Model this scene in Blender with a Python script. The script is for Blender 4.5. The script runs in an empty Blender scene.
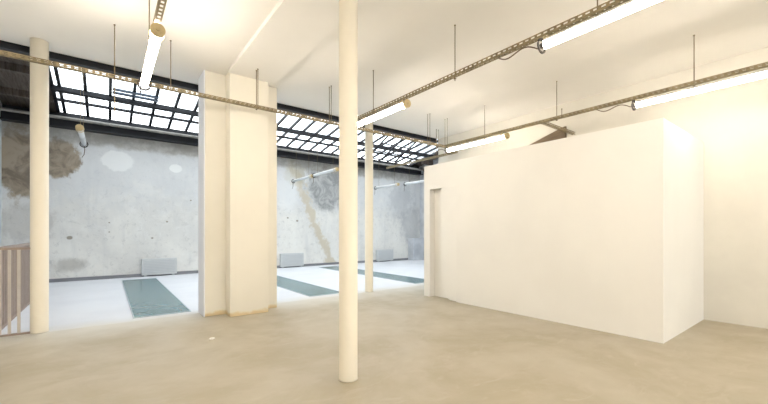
import bpy, bmesh, math, random
from mathutils import Vector, Matrix
random.seed(4)
S = bpy.context.scene
COL = S.collection
# World axes: x runs along the concrete wall (to the right), y runs away from the viewer to that wall, z up.
# ---------------------------------------------------------------- camera, world, exposure
cam = bpy.data.cameras.new('camera'); cam.sensor_width = 36; cam.lens = 359/768*36; cam.shift_y = 30/768
cam.clip_start = .05
co = bpy.data.objects.new('camera', cam); COL.objects.link(co)
co.location = (0, 0, 1.25); co.rotation_euler = (math.radians(90), 0, math.radians(-37.66))
S.camera = co
S.view_settings.view_transform = 'Standard'; S.view_settings.look = 'None'
S.view_settings.gamma = 1; S.view_settings.use_curve_mapping = False
S.view_settings.exposure = 0.31
w = bpy.data.worlds.new('overcast_sky'); S.world = w; w.use_nodes = True
bg = w.node_tree.nodes['Background']; bg.inputs[0].default_value = (.955, .97, 1, 1); bg.inputs[1].default_value = 4.1
pl = bpy.data.lights.new('skylight_portal', 'AREA'); pl.shape = 'RECTANGLE'; pl.size = 11.9; pl.size_y = 5.6
pl.cycles.is_portal = True
po = bpy.data.objects.new('skylight_portal', pl); COL.objects.link(po)
po.location = (4.95, 9.25, 4.86); po.rotation_euler = (math.radians(-9.8), 0, 0)
for wx in (.3, 4.5):
    pw = bpy.data.lights.new('fill_window_portal', 'AREA'); pw.shape = 'RECTANGLE'; pw.size = 3.6; pw.size_y = 2.9; pw.cycles.is_portal = True
    q_ = bpy.data.objects.new('fill_window_portal', pw); COL.objects.link(q_); q_.location = (wx, -7.72, 1.85); q_.rotation_euler = (math.radians(90), 0, math.radians(0))
LAMP = 39.0; LAMP_COL = (1, .89, .76)

# ---------------------------------------------------------------- materials
def mat(name, col, rough=.6, metal=0., spec=.5):
    m = bpy.data.materials.new(name); m.use_nodes = True
    b = m.node_tree.nodes['Principled BSDF']
    b.inputs['Base Color'].default_value = (*col, 1); b.inputs['Roughness'].default_value = rough
    b.inputs['Metallic'].default_value = metal; b.inputs['Specular IOR Level'].default_value = spec
    return m
class G:
    """small wrapper to write node graphs as expressions"""
    def __init__(s, m):
        s.t = m.node_tree; s.n = s.t.nodes; s.l = s.t.links; s.b = s.n['Principled BSDF']
        tc = s.n.new('ShaderNodeTexCoord'); s.P = tc.outputs['Object']
        sp = s.n.new('ShaderNodeSeparateXYZ'); s.l.new(s.P, sp.inputs[0]); s.x, s.y, s.z = sp.outputs
    def put(s, sock, v):
        if isinstance(v, (int, float)): sock.default_value = v
        elif isinstance(v, tuple): sock.default_value = (*v, 1) if len(v) == 3 and sock.type == 'RGBA' else v
        else: s.l.new(v, sock)
    def op(s, o, a, b=0., c=0.):
        n = s.n.new('ShaderNodeMath'); n.operation = o
        for i, v in enumerate((a, b, c)): s.put(n.inputs[i], v)
        return n.outputs[0]
    def noise(s, sc, det=4, rough=.55, dist=0., vec=None, stretch=None):
        n = s.n.new('ShaderNodeTexNoise'); n.inputs['Scale'].default_value = sc; n.inputs['Detail'].default_value = det
        n.inputs['Roughness'].default_value = rough; n.inputs['Distortion'].default_value = dist
        v = vec or s.P
        if stretch:
            mp = s.n.new('ShaderNodeMapping'); s.l.new(v, mp.inputs[0]); mp.inputs['Scale'].default_value = stretch; v = mp.outputs[0]
        s.l.new(v, n.inputs['Vector']); return n.outputs['Fac']
    def ramp(s, v, a, b, lo=0., hi=1.):
        n = s.n.new('ShaderNodeMapRange'); n.interpolation_type = 'SMOOTHSTEP'
        for i, q in enumerate((v, a, b, lo, hi)): s.put(n.inputs[i], q)
        return n.outputs[0]
    def mix(s, f, a, b, mode='MIX'):
        n = s.n.new('ShaderNodeMix'); n.data_type = 'RGBA'; n.blend_type = mode
        s.put(n.inputs[0], f); s.put(n.inputs[6], a); s.put(n.inputs[7], b)
        return n.outputs[2]
    def color(s, v): s.put(s.b.inputs['Base Color'], v)
    def bump(s, h, st=.2, d=.01):
        n = s.n.new('ShaderNodeBump'); n.inputs['Strength'].default_value = st; n.inputs['Distance'].default_value = d
        s.l.new(h, n.inputs['Height']); s.l.new(n.outputs[0], s.b.inputs['Normal'])

def plaster(name, col, amp=.04, rough=.75, stain=False):
    m = mat(name, col, rough, spec=.25); g = G(m)
    dark = tuple(c*(1-amp*2) for c in col)
    c = g.mix(g.ramp(g.noise(1.3, 5), .35, .7), col, dark)
    if stain:   # yellowed glue line where the floor meets the masonry
        f = g.op('MULTIPLY', g.ramp(g.op('ADD', g.z, g.op('MULTIPLY', g.noise(9, 4), .10)), .07, .13, 1, 0), .75)
        c = g.mix(f, c, (.72, .55, .26))
    g.color(c); g.bump(g.noise(40, 4), .12, .004)
    return m
M = {}
M['wall'] = plaster('white_wall_paint', (.86, .845, .80))
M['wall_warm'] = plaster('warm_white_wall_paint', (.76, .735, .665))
M['ceil'] = plaster('white_ceiling_paint', (.86, .84, .80), .015)
M['skylit'] = plaster('skylit_blue_tint', (.84, .86, .92), .015)  # cool skylight put into the colour of the pier's outer faces
M['cabin'] = plaster('white_drywall_paint', (.88, .865, .825), .015)
M['pier'] = plaster('cream_pier_paint', (.86, .82, .72), .02, stain=True)
M['column'] = plaster('cream_column_paint', (.86, .80, .67), .02, .5)

# bare tan concrete floor of the hall
m = mat('tan_concrete_floor', (.6, .52, .38), .55, spec=.35); g = G(m)
c = g.mix(g.ramp(g.noise(.9, 6, .6, .6), .33, .68), (.47, .425, .335), (.395, .345, .25))
c = g.mix(g.op('MULTIPLY', g.ramp(g.noise(2.4, 6, .65, 1.2, stretch=(1, 2.2, 1)), .52, .72), .5), c, (.50, .455, .37))
c = g.mix(g.op('MULTIPLY', g.ramp(g.noise(7, 5, .7), .55, .8), .35), c, (.35, .295, .20))
pale = g.ramp(g.op('ADD', g.y, g.op('MULTIPLY', g.noise(1.7, 5), .6)), 5.5, 6.5)   # daylight's soft fade into the hall, put into the colour
c = g.mix(g.op('MULTIPLY', pale, .75), c, (.60, .575, .52)); g.color(c); g.bump(g.noise(12, 6), .1, .006); M['floor'] = m
g.put(g.b.inputs['Roughness'], g.ramp(g.noise(3, 4), .3, .7, .42, .62))
# pale floor under the skylight
m = mat('pale_annex_floor', (.8, .81, .83), .5, spec=.35); g = G(m)
c = g.mix(g.ramp(g.noise(1.1, 5), .35, .7), (.70, .71, .735), (.655, .665, .695))
light_fade = g.ramp(g.op('ADD', g.y, g.op('MULTIPLY', g.noise(2.2, 5), .5)), 6.25, 6.85, .9, 0)   # tan fade of hall light painted across the threshold
c = g.mix(light_fade, c, (.58, .555, .50)); g.color(c); M['annex_floor'] = m

# bare concrete wall with its stains, patches and repairs
m = mat('stained_concrete_wall', (.6, .6, .58), .85, spec=.15); g = G(m)
base = g.mix(g.ramp(g.noise(.7, 6, .6, .5), .35, .68), (.80, .785, .74), (.68, .67, .64))
base = g.mix(g.op('MULTIPLY', g.ramp(g.noise(3.2, 6, .7, .8), .48, .75), .55), base, (.82, .82, .80))
base = g.mix(g.op('MULTIPLY', g.ramp(g.noise(7, 6, .75, .4), .52, .70), .5), base, (.47, .465, .45))
streak = g.ramp(g.noise(2.2, 5, .6, .3, stretch=(1.6, 1, .22)), .52, .74)
base = g.mix(g.op('MULTIPLY', streak, .35), base, (.55, .555, .555))
wob = g.op('SUBTRACT', g.noise(2.6, 5, .65), .5); wob2 = g.op('SUBTRACT', g.noise(5.5, 5, .65, 0, stretch=(1.3, 1, .8)), .5)
def blob(u, z, ru, rz, w=1.0, soft=.25):
    dx = g.op('DIVIDE', g.op('SUBTRACT', g.x, u), ru); dz = g.op('DIVIDE', g.op('SUBTRACT', g.z, z), rz)
    d = g.op('SQRT', g.op('ADD', g.op('MULTIPLY', dx, dx), g.op('MULTIPLY', dz, dz)))
    d = g.op('ADD', d, g.op('MULTIPLY', wob, w)); d = g.op('ADD', d, g.op('MULTIPLY', wob2, w))
    return g.ramp(d, 1-soft, 1+soft, 1, 0)
# grimy band under the roof beam
band = g.ramp(g.op('ADD', g.z, g.op('MULTIPLY', wob, .35)), 3.45, 3.60)
brown = g.mix(g.ramp(g.noise(2.6, 6, .65, .8), .36, .62), (.17, .125, .08), (.36, .29, .205))
upper = g.ramp(g.op('ADD', g.z, g.op('MULTIPLY', wob, 1.6)), 1.7, 2.7)
base = g.mix(g.op('MULTIPLY', upper, .55), base, (.60, .62, .645))
f = g.op('MAXIMUM', blob(-1.62, 2.95, .40, .98, .6, .12), blob(-.95, 3.1, .42, .50, .6, .1))
base = g.mix(g.op('MULTIPLY', f, .9), base, brown)
base = g.mix(g.op('MULTIPLY', blob(-1.5, 1.5, .45, .5, 1.2), .4), base, (.42, .40, .37))
base = g.mix(g.op('MULTIPLY', blob(-.75, .42, .35, .16, 1.2, .5), .6), base, (.40, .38, .34))
gray = g.mix(g.ramp(g.noise(2.5, 5, .6, 1.5), .35, .65), (.26, .265, .26), (.47, .47, .46))
base = g.mix(g.op('MULTIPLY', blob(6.65, 3.05, .85, .95, .7), .9), base, gray)
base = g.mix(g.op('MULTIPLY', blob(10.3, 2.6, .7, .8, 1.4, .4), .45), base, (.40, .41, .43))
base = g.mix(g.op('MULTIPLY', blob(10.9, 1.5, .6, .9, 1.4, .4), .5), base, (.38, .39, .41))
# ochre run-off streak
cx = g.op('ADD', g.op('ADD', g.op('MULTIPLY', g.z, -.43), 6.78), g.op('MULTIPLY', wob, 1.1))
dd = g.op('ABSOLUTE', g.op('SUBTRACT', g.x, cx))
wd = g.op('ADD', .13, g.op('MULTIPLY', wob2, .3))
base = g.mix(g.op('MULTIPLY', g.ramp(g.op('SUBTRACT', dd, wd), -.06, .12, 1, 0), .7), base, (.57, .49, .35))
base = g.mix(g.op('MULTIPLY', blob(5.35, 3.3, .4, .35, 1.2), .6), base, (.46, .42, .31))
# filler patches
base = g.mix(g.op('MULTIPLY', blob(.23, 3.17, .36, .27, .4, .09), .75), base, (.84, .845, .83))
base = g.mix(blob(1.6, 3.12, .17, .12, .4, .12), base, (.83, .835, .82))
base = g.mix(g.op('MULTIPLY', blob(5.0, 2.7, .45, .7, 1.0, .4), .5), base, (.82, .825, .82))
base = g.mix(g.op('MULTIPLY', band, .7), base, g.mix(g.ramp(g.noise(4, 6, .7), .4, .65), (.30, .275, .23), (.48, .46, .42)))
# plugged holes
for u, z, r in ((-.75, 1.10, .05), (1.02, 1.08, .03), (1.38, 1.55, .03), (.05, 1.5, .02), (.05, 1.25, .02), (5.05, 1.75, .035), (5.4, 1.65, .04), (2.0, 2.2, .025)):
    base = g.mix(g.op('MULTIPLY', blob(u, z, r, r*.8, 1.2, .3), .75), base, (.22, .18, .12))
g.color(base); g.bump(g.noise(14, 8, .7), .35, .012); M['concrete'] = m

m = mat('rough_side_wall', (.60, .62, .65), .85, spec=.15); g = G(m)
g.color(g.mix(g.ramp(g.noise(1.4, 6, .6), .35, .7), (.66, .68, .71), (.48, .50, .53))); M['side_concrete'] = m

def metal(name, col, rough=.45, metallic=.7, var=.3):
    m = mat(name, col, rough, metallic); g = G(m)
    g.color(g.mix(g.ramp(g.noise(9, 4), .35, .7), col, tuple(c*(1-var) for c in col))); return m
M['black_steel'] = metal('black_painted_steel', (.012, .013, .018), .5, .1)
M['blue_steel'] = metal('blue_grey_steel', (.10, .13, .18), .5, .2)
M['pipe'] = metal('dusty_grey_pipe', (.30, .285, .26), .6, .2)
M['tray'] = metal('galvanised_tan_steel', (.31, .25, .145), .5, .35)
M['rod'] = metal('threaded_rod_steel', (.22, .17, .10), .5, .4)
M['cap'] = metal('tan_end_cap', (.66, .52, .28), .45, .1, .15)
M['rubber'] = mat('black_rubber', (.03, .025, .02), .6)
M['cable'] = mat('brown_cable_sheath', (.13, .085, .05), .6)
M['rail'] = metal('taupe_rail_paint', (.33, .255, .21), .55, .05, .12)
M['bal'] = metal('beige_baluster_paint', (.56, .51, .46), .5, .05, .1)
M['skirt'] = mat('dark_grey_skirting', (.22, .22, .235), .6)
M['heater'] = metal('light_grey_enamel', (.60, .615, .615), .45, .1, .06)
M['heater_slat'] = mat('grey_grille', (.53, .55, .56), .5)
m = mat('brown_boards', (.12, .085, .06), .8); g = G(m)
c = g.mix(g.ramp(g.noise(3, 6, .7, .5, stretch=(8, 1, 1)), .35, .7), (.14, .11, .09), (.06, .046, .036)); g.color(c); M['roof_boards'] = m
m = mat('raw_brown_board', (.3, .2, .12), .75); g = G(m)
g.color(g.mix(g.ramp(g.noise(4, 5, .6, .4, stretch=(1, 1, 6)), .35, .7), (.17, .125, .08), (.13, .095, .06))); M['board'] = m
m = mat('teal_floor_glass', (.2, .36, .36), .22, spec=.5); g = G(m)
c = g.mix(g.ramp(g.noise(1.1, 4, .6, .6), .35, .68), (.08, .17, .185), (.135, .22, .235)); g.color(c)
M['glass_floor'] = m
M['glass_frame'] = metal('floor_frame_steel', (.40, .47, .50), .4, .5, .1)
# lit tube
m = bpy.data.materials.new('lit_fluorescent_tube'); m.use_nodes = True; nt = m.node_tree; nt.nodes.clear()
e = nt.nodes.new('ShaderNodeEmission'); e.inputs[0].default_value = (*LAMP_COL, 1); e.inputs[1].default_value = LAMP
o_ = nt.nodes.new('ShaderNodeOutputMaterial'); nt.links.new(e.outputs[0], o_.inputs[0]); M['lit'] = m
M['white_metal'] = mat('white_enamel', (.82, .81, .78), .4)
M['unlit'] = mat('unlit_frosted_tube', (.78, .80, .82), .25)
# clear glass for the skylight
m = bpy.data.materials.new('skylight_glass'); m.use_nodes = True; nt = m.node_tree; nt.nodes.clear()
tr = nt.nodes.new('ShaderNodeBsdfTransparent'); tr.inputs[0].default_value = (.93, .96, .97, 1)
gl = nt.nodes.new('ShaderNodeBsdfGlossy'); gl.inputs['Roughness'].default_value = .08
mx = nt.nodes.new('ShaderNodeMixShader'); mx.inputs[0].default_value = .06
o_ = nt.nodes.new('ShaderNodeOutputMaterial')
nt.links.new(tr.outputs[0], mx.inputs[1]); nt.links.new(gl.outputs[0], mx.inputs[2]); nt.links.new(mx.outputs[0], o_.inputs[0]); M['sky_glass'] = m

# ---------------------------------------------------------------- mesh helpers
def bx(bm, x0, x1, y0, y1, z0, z1):
    v = [bm.verts.new(p) for p in ((x0,y0,z0),(x1,y0,z0),(x1,y1,z0),(x0,y1,z0),(x0,y0,z1),(x1,y0,z1),(x1,y1,z1),(x0,y1,z1))]
    for f in ((0,3,2,1),(4,5,6,7),(0,1,5,4),(1,2,6,5),(2,3,7,6),(3,0,4,7)): bm.faces.new([v[i] for i in f])
def prism(bm, pts, d):
    """extrude a closed loop of 3-D points by vector d"""
    a = [bm.verts.new(p) for p in pts]; b = [bm.verts.new(Vector(p)+Vector(d)) for p in pts]
    bm.faces.new(a[::-1]); bm.faces.new(b); n = len(a)
    for i in range(n): bm.faces.new((a[i], a[(i+1) % n], b[(i+1) % n], b[i]))
def tube(bm, pts, r, n=8):
    """round bar along a polyline; r is a number or one radius per point"""
    P = [Vector(p) for p in pts]; R = r if isinstance(r, (list, tuple)) else [r]*len(P); rings = []
    for i, p in enumerate(P):
        t = (P[min(i+1, len(P)-1)] - P[max(i-1, 0)]).normalized()
        a = Vector((0, 0, 1)) if abs(t.z) < .9 else Vector((1, 0, 0))
        u = t.cross(a).normalized(); v = t.cross(u).normalized()
        rings.append([bm.verts.new(p + (u*math.cos(k*2*math.pi/n) + v*math.sin(k*2*math.pi/n))*R[i]) for k in range(n)])
    for A, B in zip(rings, rings[1:]):
        for k in range(n): bm.faces.new((A[k], A[(k+1) % n], B[(k+1) % n], B[k]))
    bm.faces.new(rings[0][::-1]); bm.faces.new(rings[-1])
def mk(name, bm, m, parent=None, smooth=False, bevel=0., loc=None):
    bmesh.ops.recalc_face_normals(bm, faces=bm.faces[:])
    me = bpy.data.meshes.new(name); bm.to_mesh(me); bm.free(); me.materials.append(m)
    o = bpy.data.objects.new(name, me); COL.objects.link(o)
    if smooth:
        for p in me.polygons: p.use_smooth = len(p.vertices) == 4
    if bevel:
        b = o.modifiers.new('bevel', 'BEVEL'); b.width = bevel; b.segments = 2; b.limit_method = 'ANGLE'
    if parent: o.parent = parent
    if loc: o.location = loc
    return o
def part(name, m, parent, fn, **k):
    bm = bmesh.new(); fn(bm); return mk(name, bm, m, parent, **k)
def tag(o, label, cat, group=None, kind=None):
    o['label'] = label; o['category'] = cat
    if group: o['group'] = group
    if kind: o['kind'] = kind
    return o
def empty(name, loc, label, cat, group=None):
    o = bpy.data.objects.new(name, None); COL.objects.link(o); o.location = loc; o.empty_display_size = .1
    return tag(o, label, cat, group)
def struct(name, m, fn, label, cat, **k):
    return tag(part(name, m, None, fn, **k), label, cat, kind='structure')
def copy_tree(o, parent=None):
    c = o.copy(); COL.objects.link(c)
    if parent: c.parent = parent
    for ch in list(o.children): copy_tree(ch, c)
    return c

XL, XR, YB, YE, YW, XE = -1.95, 6.75, -7.5, 6.46, 12.1, 11.42     # left wall, hall right wall, back, ceiling edge, concrete wall, annex end
ZC = 3.64
roofz = lambda y: 4.28 + .172*(12 - y)
# ---------------------------------------------------------------- setting
struct('floor', M['floor'], lambda b: bx(b, XL, XR, YB, 6.12, -.2, 0), 'tan bare concrete floor of the front hall', 'floor')
struct('floor_annex', M['annex_floor'], lambda b: bx(b, XL, XE, 6.12, YW, -.2, 0), 'pale floor of the back room under the skylight', 'floor')
struct('ceiling', M['ceil'], lambda b: bx(b, XL, XR, YB, YE, ZC, ZC+.5), 'smooth cream white ceiling of the front hall', 'ceiling')
struct('ceiling_beam', M['ceil'], lambda b: bx(b, 1.41, 2.09, YB, 5.548, 3.585, ZC-.001), 'shallow white beam under the ceiling running to the pier', 'beam')
struct('wall_back', M['concrete'], lambda b: bx(b, XL, XE, YW, YW+.25, 0, 3.85), 'bare stained concrete wall at the far back', 'wall')
struct('wall_left', M['side_concrete'], lambda b: bx(b, XL-.2, XL, YE, YW+.25, 0, 5.4), 'pale left end wall of the back room', 'wall')
struct('wall_left_hall', M['wall'], lambda b: bx(b, XL-.2, XL, YB, YE, 0, ZC), 'white left wall of the front hall', 'wall')
FILL_WINS = ((-1.5, 2.1), (2.7, 6.3))           # two unseen windows added behind the viewer to brighten the hall
def streetwall(b):
    xs = [XL-.2, FILL_WINS[0][0], FILL_WINS[0][1], FILL_WINS[1][0], FILL_WINS[1][1], XR+.2]
    for i in (0, 2, 4): bx(b, xs[i], xs[i+1], YB-.2, YB, 0, ZC)
    for a, c in FILL_WINS: bx(b, a, c, YB-.2, YB, 0, .4); bx(b, a, c, YB-.2, YB, 3.3, ZC)
struct('wall_front', M['wall'], streetwall, 'white street wall behind the viewer with two added fill-light windows', 'wall')
for i, (a, c) in enumerate(FILL_WINS):
    o = struct('fill_window_%d' % (i+1), M['black_steel'], lambda b: [bx(b, p, p+.05, YB-.13, YB-.07, .4, 3.3) for p in (a, a+.9, a+1.775, a+2.65, c-.05)] + [bx(b, a, c, YB-.125, YB-.075, q, q+.05) for q in (.4, 2.5, 3.25)],
               'wide glazed opening added behind the viewer as fill light, on the %s' % ('left', 'right')[i], 'fill_window')
    part('pane', M['sky_glass'], o, lambda b: bx(b, a+.01, c-.01, YB-.104, YB-.098, .41, 3.29))
struct('wall_right', M['wall_warm'], lambda b: bx(b, XR, XR+.15, YB, YE, 0, 4.9), 'cream white right wall of the front hall', 'wall')
struct('wall_right_annex', M['side_concrete'], lambda b: bx(b, XE, XE+.2, YE, YW+.25, 0, 5.4), 'bluish right end wall of the back room', 'wall')
struct('wall_divider', M['wall'], lambda b: bx(b, XR+.15, XE+.2, YE-.15, YE, 0, 5.4), 'wall behind the hall closing the back room', 'wall')
struct('baseboard_back', M['skirt'], lambda b: bx(b, XL, XE-.74, YW-.03, YW, 0, .085), 'dark grey skirting along the concrete wall', 'skirting')

# roof steel: fascia above the ceiling edge and the beam over the concrete wall
def fascia(b):
    bx(b, XL, XR, YE+.002, YE+.13, 3.555, 3.59); bx(b, XL, XR, YE+.05, YE+.075, 3.59, 3.8); bx(b, XL, XR, YE+.002, YE+.13, 3.8, 3.83)
    bx(b, XL, XE, YE+.002, YE+.05, 3.83, roofz(YE)-.03)
struct('trim_1', M['black_steel'], fascia, 'black steel edge beam along the end of the hall ceiling', 'steel beam')
def ibeam(b):
    bx(b, XL, XE, YW-.24, YW+.05, 3.85, 3.885); bx(b, XL, XE, YW-.1, YW-.06, 3.885, 4.07); bx(b, XL, XE, YW-.24, YW+.05, 4.07, 4.095)
    bx(b, XL, XE, YW+.05, YW+.1, 3.85, 4.25)
struct('trim_2', M['black_steel'], ibeam, 'black steel beam on top of the concrete wall', 'steel beam')
def gut(b):
    tube(b, [(XL, YW-.36, 4.04), (XE, YW-.36, 4.04)], .04, 12)
    for k in range(12): bx(b, XL+.6+1.1*k, XL+.63+1.1*k, YW-.36, YW-.24, 4.05, 4.07)
struct('trim_3', M['pipe'], gut, 'dusty grey gutter bar under the foot of the skylight', 'gutter')
def dark_end(b):
    y0, y1 = YE+.13, YW+.1
    prism(b, [(XL, y0, roofz(y0)), (XL, y1, roofz(y1)), (XL, y1, roofz(y1)+.06), (XL, y0, roofz(y0)+.06)], (.97, 0, 0))
    for y in (7.6, 8.9, 10.2, 11.3): bx(b, XL, XL+.97, y-.06, y+.06, roofz(y)-.14, roofz(y)+.01)
struct('ceiling_roof_left', M['roof_boards'], dark_end, 'dark brown boarded roof left of the skylight', 'roof')
def dark_end2(b):
    y0, y1 = YE+.13, YW+.1
    prism(b, [(10.83, y0, roofz(y0)), (10.83, y1, roofz(y1)), (10.83, y1, roofz(y1)+.06), (10.83, y0, roofz(y0)+.06)], (XE-10.83, 0, 0))
    for y in (7.6, 9.4, 11.3): bx(b, 10.83, XE, y-.06, y+.06, roofz(y)-.2, roofz(y)+.01)
struct('ceiling_roof_right', M['roof_boards'], dark_end2, 'dark roof at the far right end of the skylight', 'roof')

# ---------------------------------------------------------------- skylight
sk = empty('skylight', (4.95, 9.3, roofz(9.3)), 'long sloped glass skylight with black steel bars over the back room', 'skylight')
inv = Matrix.Translation(-sk.location)
def skpart(name, m, fn):
    bm = bmesh.new(); fn(bm); bmesh.ops.transform(bm, matrix=inv, verts=bm.verts[:]); return mk(name, bm, m, sk)
X0, X1, Y0, Y1 = -.98, 10.83, YE+.13, 12.06
bars = []
u = -.834
while u < X1-.1: bars.append(u); u += .4485
edges = [X0]+bars+[X1]
rows = [Y0, 7.55, 8.45, 9.35, 10.68, 11.3, Y1]
def slab(b, x0, x1, y0, y1, dz0, dz1):
    prism(b, [(x0, y0, roofz(y0)+dz0), (x0, y1, roofz(y1)+dz0), (x0, y1, roofz(y1)+dz1), (x0, y0, roofz(y0)+dz1)], (x1-x0, 0, 0))
skpart('glazing', M['sky_glass'], lambda b: slab(b, X0, X1, Y0, Y1, .02, .03))
for x in bars + [X0+.025, X1-.025]:
    skpart('glazing_bar', M['black_steel'], lambda b: slab(b, x-.031, x+.031, Y0, Y1, -.045, .018))
for y, wd, d in ((7.55, .05, .09), (8.95, .05, .09), (10.70, .055, .10), (11.28, .032, .05), (Y1-.03, .03, .15), (Y0+.03, .03, .06)):
    skpart('purlin', M['black_steel'], lambda b: slab(b, X0, X1, y-wd, y+wd, -.035-d, -.036))
for y in (10.28, 10.44):
    skpart('vent_louver', M['blue_steel'], lambda b: slab(b, .10, 1.0, y-.035, y+.035, -.075, -.04))
# an opened pane hanging inside, with its stay
def sash(b):
    hx0, hx1, hy, hz = 7.6, 8.9, 9.6, roofz(9.6)-.15
    L, an = 1.35, math.radians(-24)
    def q(x, s): return (x, hy + s*math.cos(an), hz + s*math.sin(an))
    for xa in (hx0, hx1, (hx0+hx1)/2): tube(b, [q(xa, 0), q(xa, L)], .042, 4)
    for s in (0, .45, .9, L): tube(b, [q(hx0, s), q(hx1, s)], .024, 4)
skpart('opened_sash', M['black_steel'], sash)
M['white_rod'] = mat('white_rod_paint', (.75, .76, .77), .4)
skpart('sash_stay', M['white_rod'], lambda b: tube(b, [(7.62, 10.85, roofz(9.6)-.70), (7.62, 10.9, roofz(10.9)-.05)], .02))

# ---------------------------------------------------------------- pier, columns
pier = empty('masonry_pier', (1.665, 5.97, 0), 'wide cream square pier with a raised front strip between the two rooms', 'pier')
part('pier_body', M['pier'], pier, lambda b: bx(b, 1.145-1.665, 2.235-1.665, 5.80-5.97, 6.14-5.97, 0, ZC-.003), bevel=.008)
part('front_pilaster', M['pier'], pier, lambda b: bx(b, 1.43-1.665, 2.0-1.665, 5.55-5.97, 5.80-5.97, 0, ZC-.003), bevel=.008)
part('skylit_side_face', M['skylit'], pier, lambda b: bx(b, 1.128-1.665, 1.1445-1.665, 5.803-5.97, 6.2-5.97, 0, ZC-.004))  # thin slab added to carry the painted skylight tint
part('back_face', M['skylit'], pier, lambda b: bx(b, 1.145-1.665, 2.235-1.665, 6.1405-5.97, 6.2-5.97, 0, ZC-.004))
def column(x, y, ztop, label, rad=.0865):
    def f(b):
        tube(b, [(0, 0, 0), (0, 0, .012), (0, 0, ztop)], [rad+.003, rad, rad], 40)
    o = part('round_column', M['column'], None, f, smooth=True, loc=(x, y, 0))
    return tag(o, label, 'column', 'round cream columns')
column(1.63, 2.61, 3.585, 'nearest round cream column standing alone in the middle of the hall', .079)
column(-.668, 6.19, ZC, 'round cream column at the left beside the stair railing')
column(4.37, 6.18, ZC, 'thin far round cream column between the centre column and the white cabin')

# ---------------------------------------------------------------- white cabin in the right corner
CX, CY0, CY1, CH = 4.93, 1.27, 5.10, 2.53
cab = empty('partition_cabin', (CX, CY0, 0), 'white drywall cabin with a recessed doorway built into the right corner', 'partition')
def C(name, fn, m=None, **k):
    bm = bmesh.new(); fn(bm); bmesh.ops.transform(bm, matrix=Matrix.Translation((-CX, -CY0, 0)), verts=bm.verts[:]); return mk(name, bm, m or M['cabin'], cab, **k)
DY0, DY1, DH = 4.28, 4.945, 2.07
def frontw(b):
    prism(b, [(CX, CY0, 0), (CX, DY0, 0), (CX, DY0, DH), (CX, DY1, DH), (CX, DY1, 0), (CX, CY1, 0), (CX, CY1, CH), (CX, CY0, CH)], (.24, 0, 0))
C('front_panel', frontw)
C('side_panel', lambda b: bx(b, CX+.24, XR-.002, CY0, CY0+.1, 0, CH))
C('end_panel', lambda b: bx(b, CX+.24, XR-.002, CY1-.1, CY1, 0, CH))
C('top_panel', lambda b: bx(b, CX+.24, XR-.002, CY0+.1, CY1-.1, CH-.06, CH-.01))
C('door', lambda b: bx(b, CX+.13, CX+.17, DY0+.002, DY1-.002, .004, DH-.003))
# the white sheet in front of the recess, with its rounded lower corner
def sheet(b):
    y0, y1, r = DY0+.001, 4.655, .30
    pts = [(y0, .012), (4.41, .012)]
    n = 12
    for i in range(1, n+1):
        a = i/n*math.pi/2
        pts.append((4.41 + (y1-4.41)*math.sin(a), .72 - .708*math.cos(a)))
    pts += [(y1, DH-.001), (y0, DH-.001)]
    prism(b, [(CX+.0005, y, z) for y, z in pts], (.018, 0, 0))
o = part('hanging_sheet', M['cabin'], None, sheet)
tag(o, 'plain white sheet with a rounded lower corner covering part of the cabin doorway', 'sheet')
# brown board on the wall above the cabin
def board(b):
    prism(b, [(XR-.05, 3.2, CH-.01), (XR-.05, 3.2, 3.205), (XR-.05, 3.26, 3.195), (XR-.05, 4.75, 2.74), (XR-.05, 4.75, CH-.01)], (.045, 0, 0))
tag(part('sloping_board', M['board'], None, board), 'brown sloping board against the wall on top of the white cabin', 'board')

# ---------------------------------------------------------------- railing at the left
R0x, R0y = -1.08, 6.17
ra = empty('stair_railing', (R0x, R0y, 0), 'taupe stair railing with vertical bars left of the round column', 'railing')
L1, LW = 4.7, XL+.02 - R0x
part('bottom_rail', M['rail'], ra, lambda b: (bx(b, LW, .335, -.015, .015, 0, .022), bx(b, -.02, .02, .02, L1, 0, .03)))
part('top_rail', M['rail'], ra, lambda b: (bx(b, LW, .335, -.015, .015, 1.035, 1.06), bx(b, -.025, .025, .025, L1, 1.02, 1.06)))
x = .232
while x > LW+.05:
    part('baluster', M['bal'], ra, lambda b: bx(b, x-.014, x+.014, -.008, .008, .02, 1.036)); x -= .081
y = .10
while y < L1:
    part('baluster', M['rail'], ra, lambda b: bx(b, -.006, .006, y-.035, y+.035, .03, 1.02)); y += .11

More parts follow.
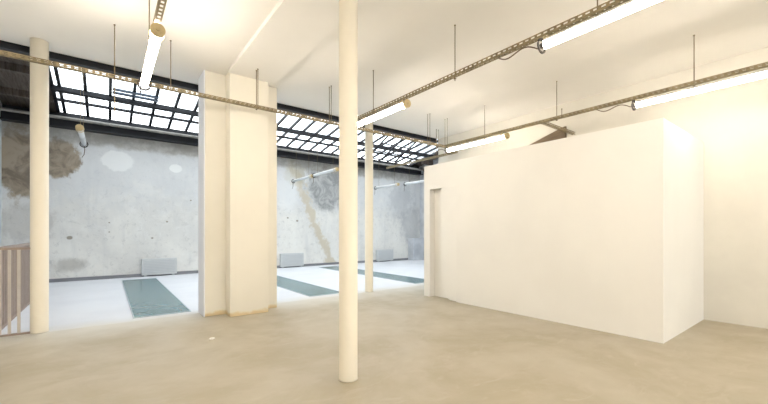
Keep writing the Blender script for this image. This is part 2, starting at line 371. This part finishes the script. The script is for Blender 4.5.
# ---------------------------------------------------------------- cable trays
TW, TZ, TH = .05, 3.025, .044
def tray_mesh(b, L, along_x):
    def q(a0, a1, c0, c1, z0, z1):
        if along_x: bx(b, a0, a1, c0, c1, z0, z1)
        else: bx(b, c0, c1, a0, a1, z0, z1)
    h = TW/2
    for s in (-1, 1):
        c0, c1 = (-h, -h+.003) if s < 0 else (h-.003, h)
        q(0, L, c0, c1, 0, .012); q(0, L, c0, c1, TH-.012, TH)
        a = .01
        while a < L-.02: q(a, a+.025, c0, c1, .012, TH-.012); a += .06
    q(0, L, -h+.003, -h+.013, 0, .003); q(0, L, h-.013, h-.003, 0, .003)
    a = .02
    while a < L-.03: q(a, a+.025, -h+.013, h-.013, 0, .003); a += .06
def tray(x, y, L, along_x, label, rods, z=TZ):
    o = empty('cable_tray', (x, y, z), label, 'cable tray', 'perforated cable trays')
    part('channel', M['tray'], o, lambda b: tray_mesh(b, L, along_x))
    for a, sides, zt, zb in rods:
        for s in sides:
            c = s*(TW/2+.006)
            p = (a, c) if along_x else (c, a)
            def f(b):
                tube(b, [(*p, zb-z), (*p, zt-z)], .0055, 6)
                bx(b, p[0]-.011, p[0]+.011, p[1]-.011, p[1]+.011, -.009, -.001)
                tube(b, [(*p, zt-z-.010), (*p, zt-z)], .010, 8)
            part('hanger_rod', M['rod'], o, f)
    return o
tx = XL+.01; ry = 5.2
tray(tx, ry, 5.76-tx, True, 'long tan cable tray crossing in front of the pier above both rooms',
     [(.07-tx, (-1,), ZC, 2.55), (.63-tx, (-1,), ZC, 3.012), (1.71-tx, (-1, 1), 3.585, 3.012), (2.9-tx, (-1, 1), ZC, 3.012), (5.16-tx, (-1, 1), ZC, 3.012), (5.67-tx, (-1, 1), ZC, 3.012)])
ys, Ln = -6.3, 5.165+6.3
tray(.34, ys, Ln, False, 'cable tray at the upper left carrying the lit tube lamp', [(3.94-ys, (-1,), ZC, 3.012), (1.2-ys, (1,), ZC, 3.012)])
tray(3.15, ys, Ln, False, 'cable tray in the middle rising to the top of the photo', [(1.26-ys, (1,), ZC, 3.012), (2.78-ys, (1,), ZC, 2.995), (4.3-ys, (-1,), ZC, 2.995)])
tray(5.61, ys, Ln, False, 'cable tray on the right passing above the white cabin', [(1.15-ys, (1,), ZC, 3.012), (2.83-ys, (1,), ZC, 3.012), (4.2-ys, (1,), ZC, 3.012), (2.72-ys, (-1,), 3.16, 3.012)])
tray(5.645, 3.07, XR-5.645, True, 'short cable tray branch between the right tray and the wall above the cabin', [])
tray(6.10, 5.27, 2.5, False, 'far cable tray entering the back room beside the cabin', [(.6, (-1, 1), ZC, 2.97), (2.0, (-1,), roofz(7.27), 2.97)], z=2.99)

# ---------------------------------------------------------------- tube lamps (near end tan, far end with black hoop and cable)
LL = 1.46
def lamp(lit):
    o = bpy.data.objects.new('tube_lamp', None); COL.objects.link(o); o.empty_display_size = .1
    tm = M['lit'] if lit else M['unlit']
    part('diffuser_tube', tm, o, lambda b: tube(b, [(0, .05, 0), (0, LL-.05, 0)], .039, 20), smooth=True)
    def added_shell(b):     # white half shell added to keep direct light off the ceiling
        A = [math.radians(20+140*k/10) for k in range(11)]
        prism(b, [(.047*math.cos(a), .056, .047*math.sin(a)) for a in A] + [(.0445*math.cos(a), .056, .0445*math.sin(a)) for a in A[::-1]], (0, LL-.115, 0))
    part('added_reflector', M['white_metal'], o, added_shell)
    def cap(b):
        tube(b, [(0, 0, 0), (0, .012, 0), (0, .012, 0), (0, .055, 0)], [.050, .056, .056, .050], 24)
        tube(b, [(0, -.012, 0), (0, 0, 0)], .018, 12)
    part('end_cap', M['cap'], o, cap, smooth=True)
    def cap2(b):
        tube(b, [(0, LL-.05, 0), (0, LL-.03, 0), (0, LL, 0)], [.044, .03, .016], 20)
    part('end_cap', M['rubber'], o, cap2, smooth=True)
    for yy in (.12, LL-.02):
        rr, rt = (.054, .006) if yy < .5 else (.060, .011)
        def clip(b):
            pts = [(rr*math.cos(a), yy, rr*math.sin(a)) for a in [math.radians(d) for d in range(-250, 71, 20)]]
            tube(b, pts, rt, 6)
            bx(b, -.012, .012, yy-.012, yy+.012, .05, .070)
        part('mounting_clip', M['rubber'] if yy > .5 else M['cap'], o, clip)
    def cable(b):
        if not lit:
            tube(b, [(0, LL-.005, 0), (0, LL+.02, -.02), (.01, LL+.03, -.10), (.0, LL+.02, -.2), (-.03, LL, -.26)], .007, 6); return
        pts = []
        for i in range(15):
            t = i/14
            pts.append((-.02*math.sin(t*3.1), LL + .02 + .42*t, -.01 + .075*t + .035*math.sin(t*math.pi*2)))
        tube(b, [(0, LL-.005, 0)] + pts, .006, 6)
    part('power_cable', M['cable'], o, cable, smooth=True)
    return o
LZ = TZ-.072
proto = lamp(True)
spots = [(.34, 3.54, 'lit tube lamp at the upper left ending at the long crossing tray'),
         (.34, .28, 'lit tube lamp overhead left of the viewer'),
         (3.15, 3.56, 'lit tube lamp just right of the centre column'),
         (3.15, .28, 'large lit tube lamp at the top right edge of the photo'),
         (5.61, 3.68, 'lit tube lamp above the far left end of the white cabin'),
         (5.61, .33, 'lit tube lamp at the right edge above the cabin corner')]
for x, nm in ((.34, 'left'), (3.15, 'middle'), (5.61, 'right')):     # unseen lamps added behind the viewer to light the hall
    for y, wh in ((-2.95, 'first'), (-6.15, 'second')):
        spots.append((x, y, '%s added fill tube lamp, unseen behind the viewer on the %s tray' % (wh, nm)))
for i, (x, y, lab) in enumerate(spots):
    o = copy_tree(proto)
    o.location = (x, y, LZ)
    if x < 1:                                           # added shell left off this row to brighten the left ceiling
        for c in list(o.children):
            if c.name.startswith('added_reflector'): bpy.data.objects.remove(c)
    tag(o, lab, 'lamp', 'lit tube lamps under the trays')
for c in list(proto.children): bpy.data.objects.remove(c)
bpy.data.objects.remove(proto)
protu = lamp(False)
for dx in (.5,):
    for yy in (.25, LL-.25):
        part('hanging_wire', M['rod'], protu, lambda b: tube(b, [(0, 0, 0), (0, 0, 1)], .004, 5), loc=(0, yy, .05))
uns = [(-.36, 7.82, 'unlit tube lamp hanging near the left column in front of the concrete wall'),
       (5.06, 8.66, 'unlit tube lamp partly behind the centre column, nearer of two in line'),
       (5.06, 10.2, 'unlit tube lamp hanging in front of the ochre streak on the wall'),
       (8.42, 10.03, 'unlit tube lamp hanging just right of the thin far column'),
       (8.60, 8.45, 'unlit tube lamp seen just above the left edge of the cabin')]
for i, (x, y, lab) in enumerate(uns):
    o = protu if i == 0 else copy_tree(protu)
    o.location = (x, y, 2.99)
    for c in o.children:
        if c.name.startswith('hanging_wire'): c.scale.z = roofz(y+c.location.y) + .02 - 3.04
    tag(o, lab, 'lamp', 'unlit tube lamps in the back room')

# ---------------------------------------------------------------- glass strips in the floor
def strip(x0, x1, y0, y1, label):
    o = empty('floor_glass_strip', (x0, y0, 0), label, 'floor glass', 'glass strips in the back room floor')
    W, L = x1-x0, y1-y0
    part('glass_panel', M['glass_floor'], o, lambda b: bx(b, .015, W-.015, .015, L-.015, .0, .010))
    part('frame', M['glass_frame'], o, lambda b: (bx(b, 0, W, 0, .015, 0, .012), bx(b, 0, W, L-.015, L, 0, .012), bx(b, 0, .015, .015, L-.015, 0, .012), bx(b, W-.015, W, .015, L-.015, 0, .012)))
strip(.30, 1.05, 6.32, 11.4, 'teal glass strip in the floor left of the wide pier')
strip(3.10, 3.84, 6.36, 11.4, 'teal glass strip in the floor between the pier and the centre column')
strip(5.90, 6.64, 6.40, 11.4, 'teal glass strip in the floor beside the cabin')

# ---------------------------------------------------------------- convector heaters on the concrete wall
def heater():
    o = bpy.data.objects.new('convector_heater', None); COL.objects.link(o)
    part('casing', M['heater'], o, lambda b: bx(b, -.43, .43, -.11, 0, .04, .50), bevel=.012)
    part('front_grille', M['heater_slat'], o, lambda b: [bx(b, -.37, .37, -.116, -.109, .10+.045*k, .125+.045*k) for k in range(8)])
    for s in (-1, 1): part('foot', M['heater_slat'], o, lambda b: bx(b, s*.34-.03, s*.34+.03, -.10, -.02, 0, .04))
    return o
h0 = heater()
for i, (x, lab) in enumerate(((1.19, 'grey convector heater at the wall foot behind the left glass strip'),
                              (5.18, 'grey convector heater at the wall foot seen just right of the wide pier'),
                              (9.34, 'grey convector heater at the wall foot seen just right of the thin far column'))):
    o = h0 if i == 0 else copy_tree(h0)
    o.location = (x, YW, 0); tag(o, lab, 'heater', 'convector heaters along the concrete wall')
def plinth(b): bx(b, 10.7, XE-.003, YW-.35, YW-.003, 0, .92); bx(b, 10.66, XE-.003, YW-.38, YW-.003, .92, .97)
tag(part('masonry_plinth', M['side_concrete'], None, plinth, bevel=.01), 'low grey masonry block in the far right corner of the back room', 'plinth')
# small chip of plaster on the floor
b = bmesh.new()
pts = [(-.035, -.012, 0), (.0, -.024, 0), (.032, -.006, 0), (.022, .02, 0), (-.018, .022, 0)]
prism(b, pts, (0, 0, .016))
tag(mk('plaster_chip', b, M['wall'], None, bevel=.003, loc=(.97, 4.54, 0)), 'tiny white plaster chip lying on the tan floor left of the pier', 'chip')
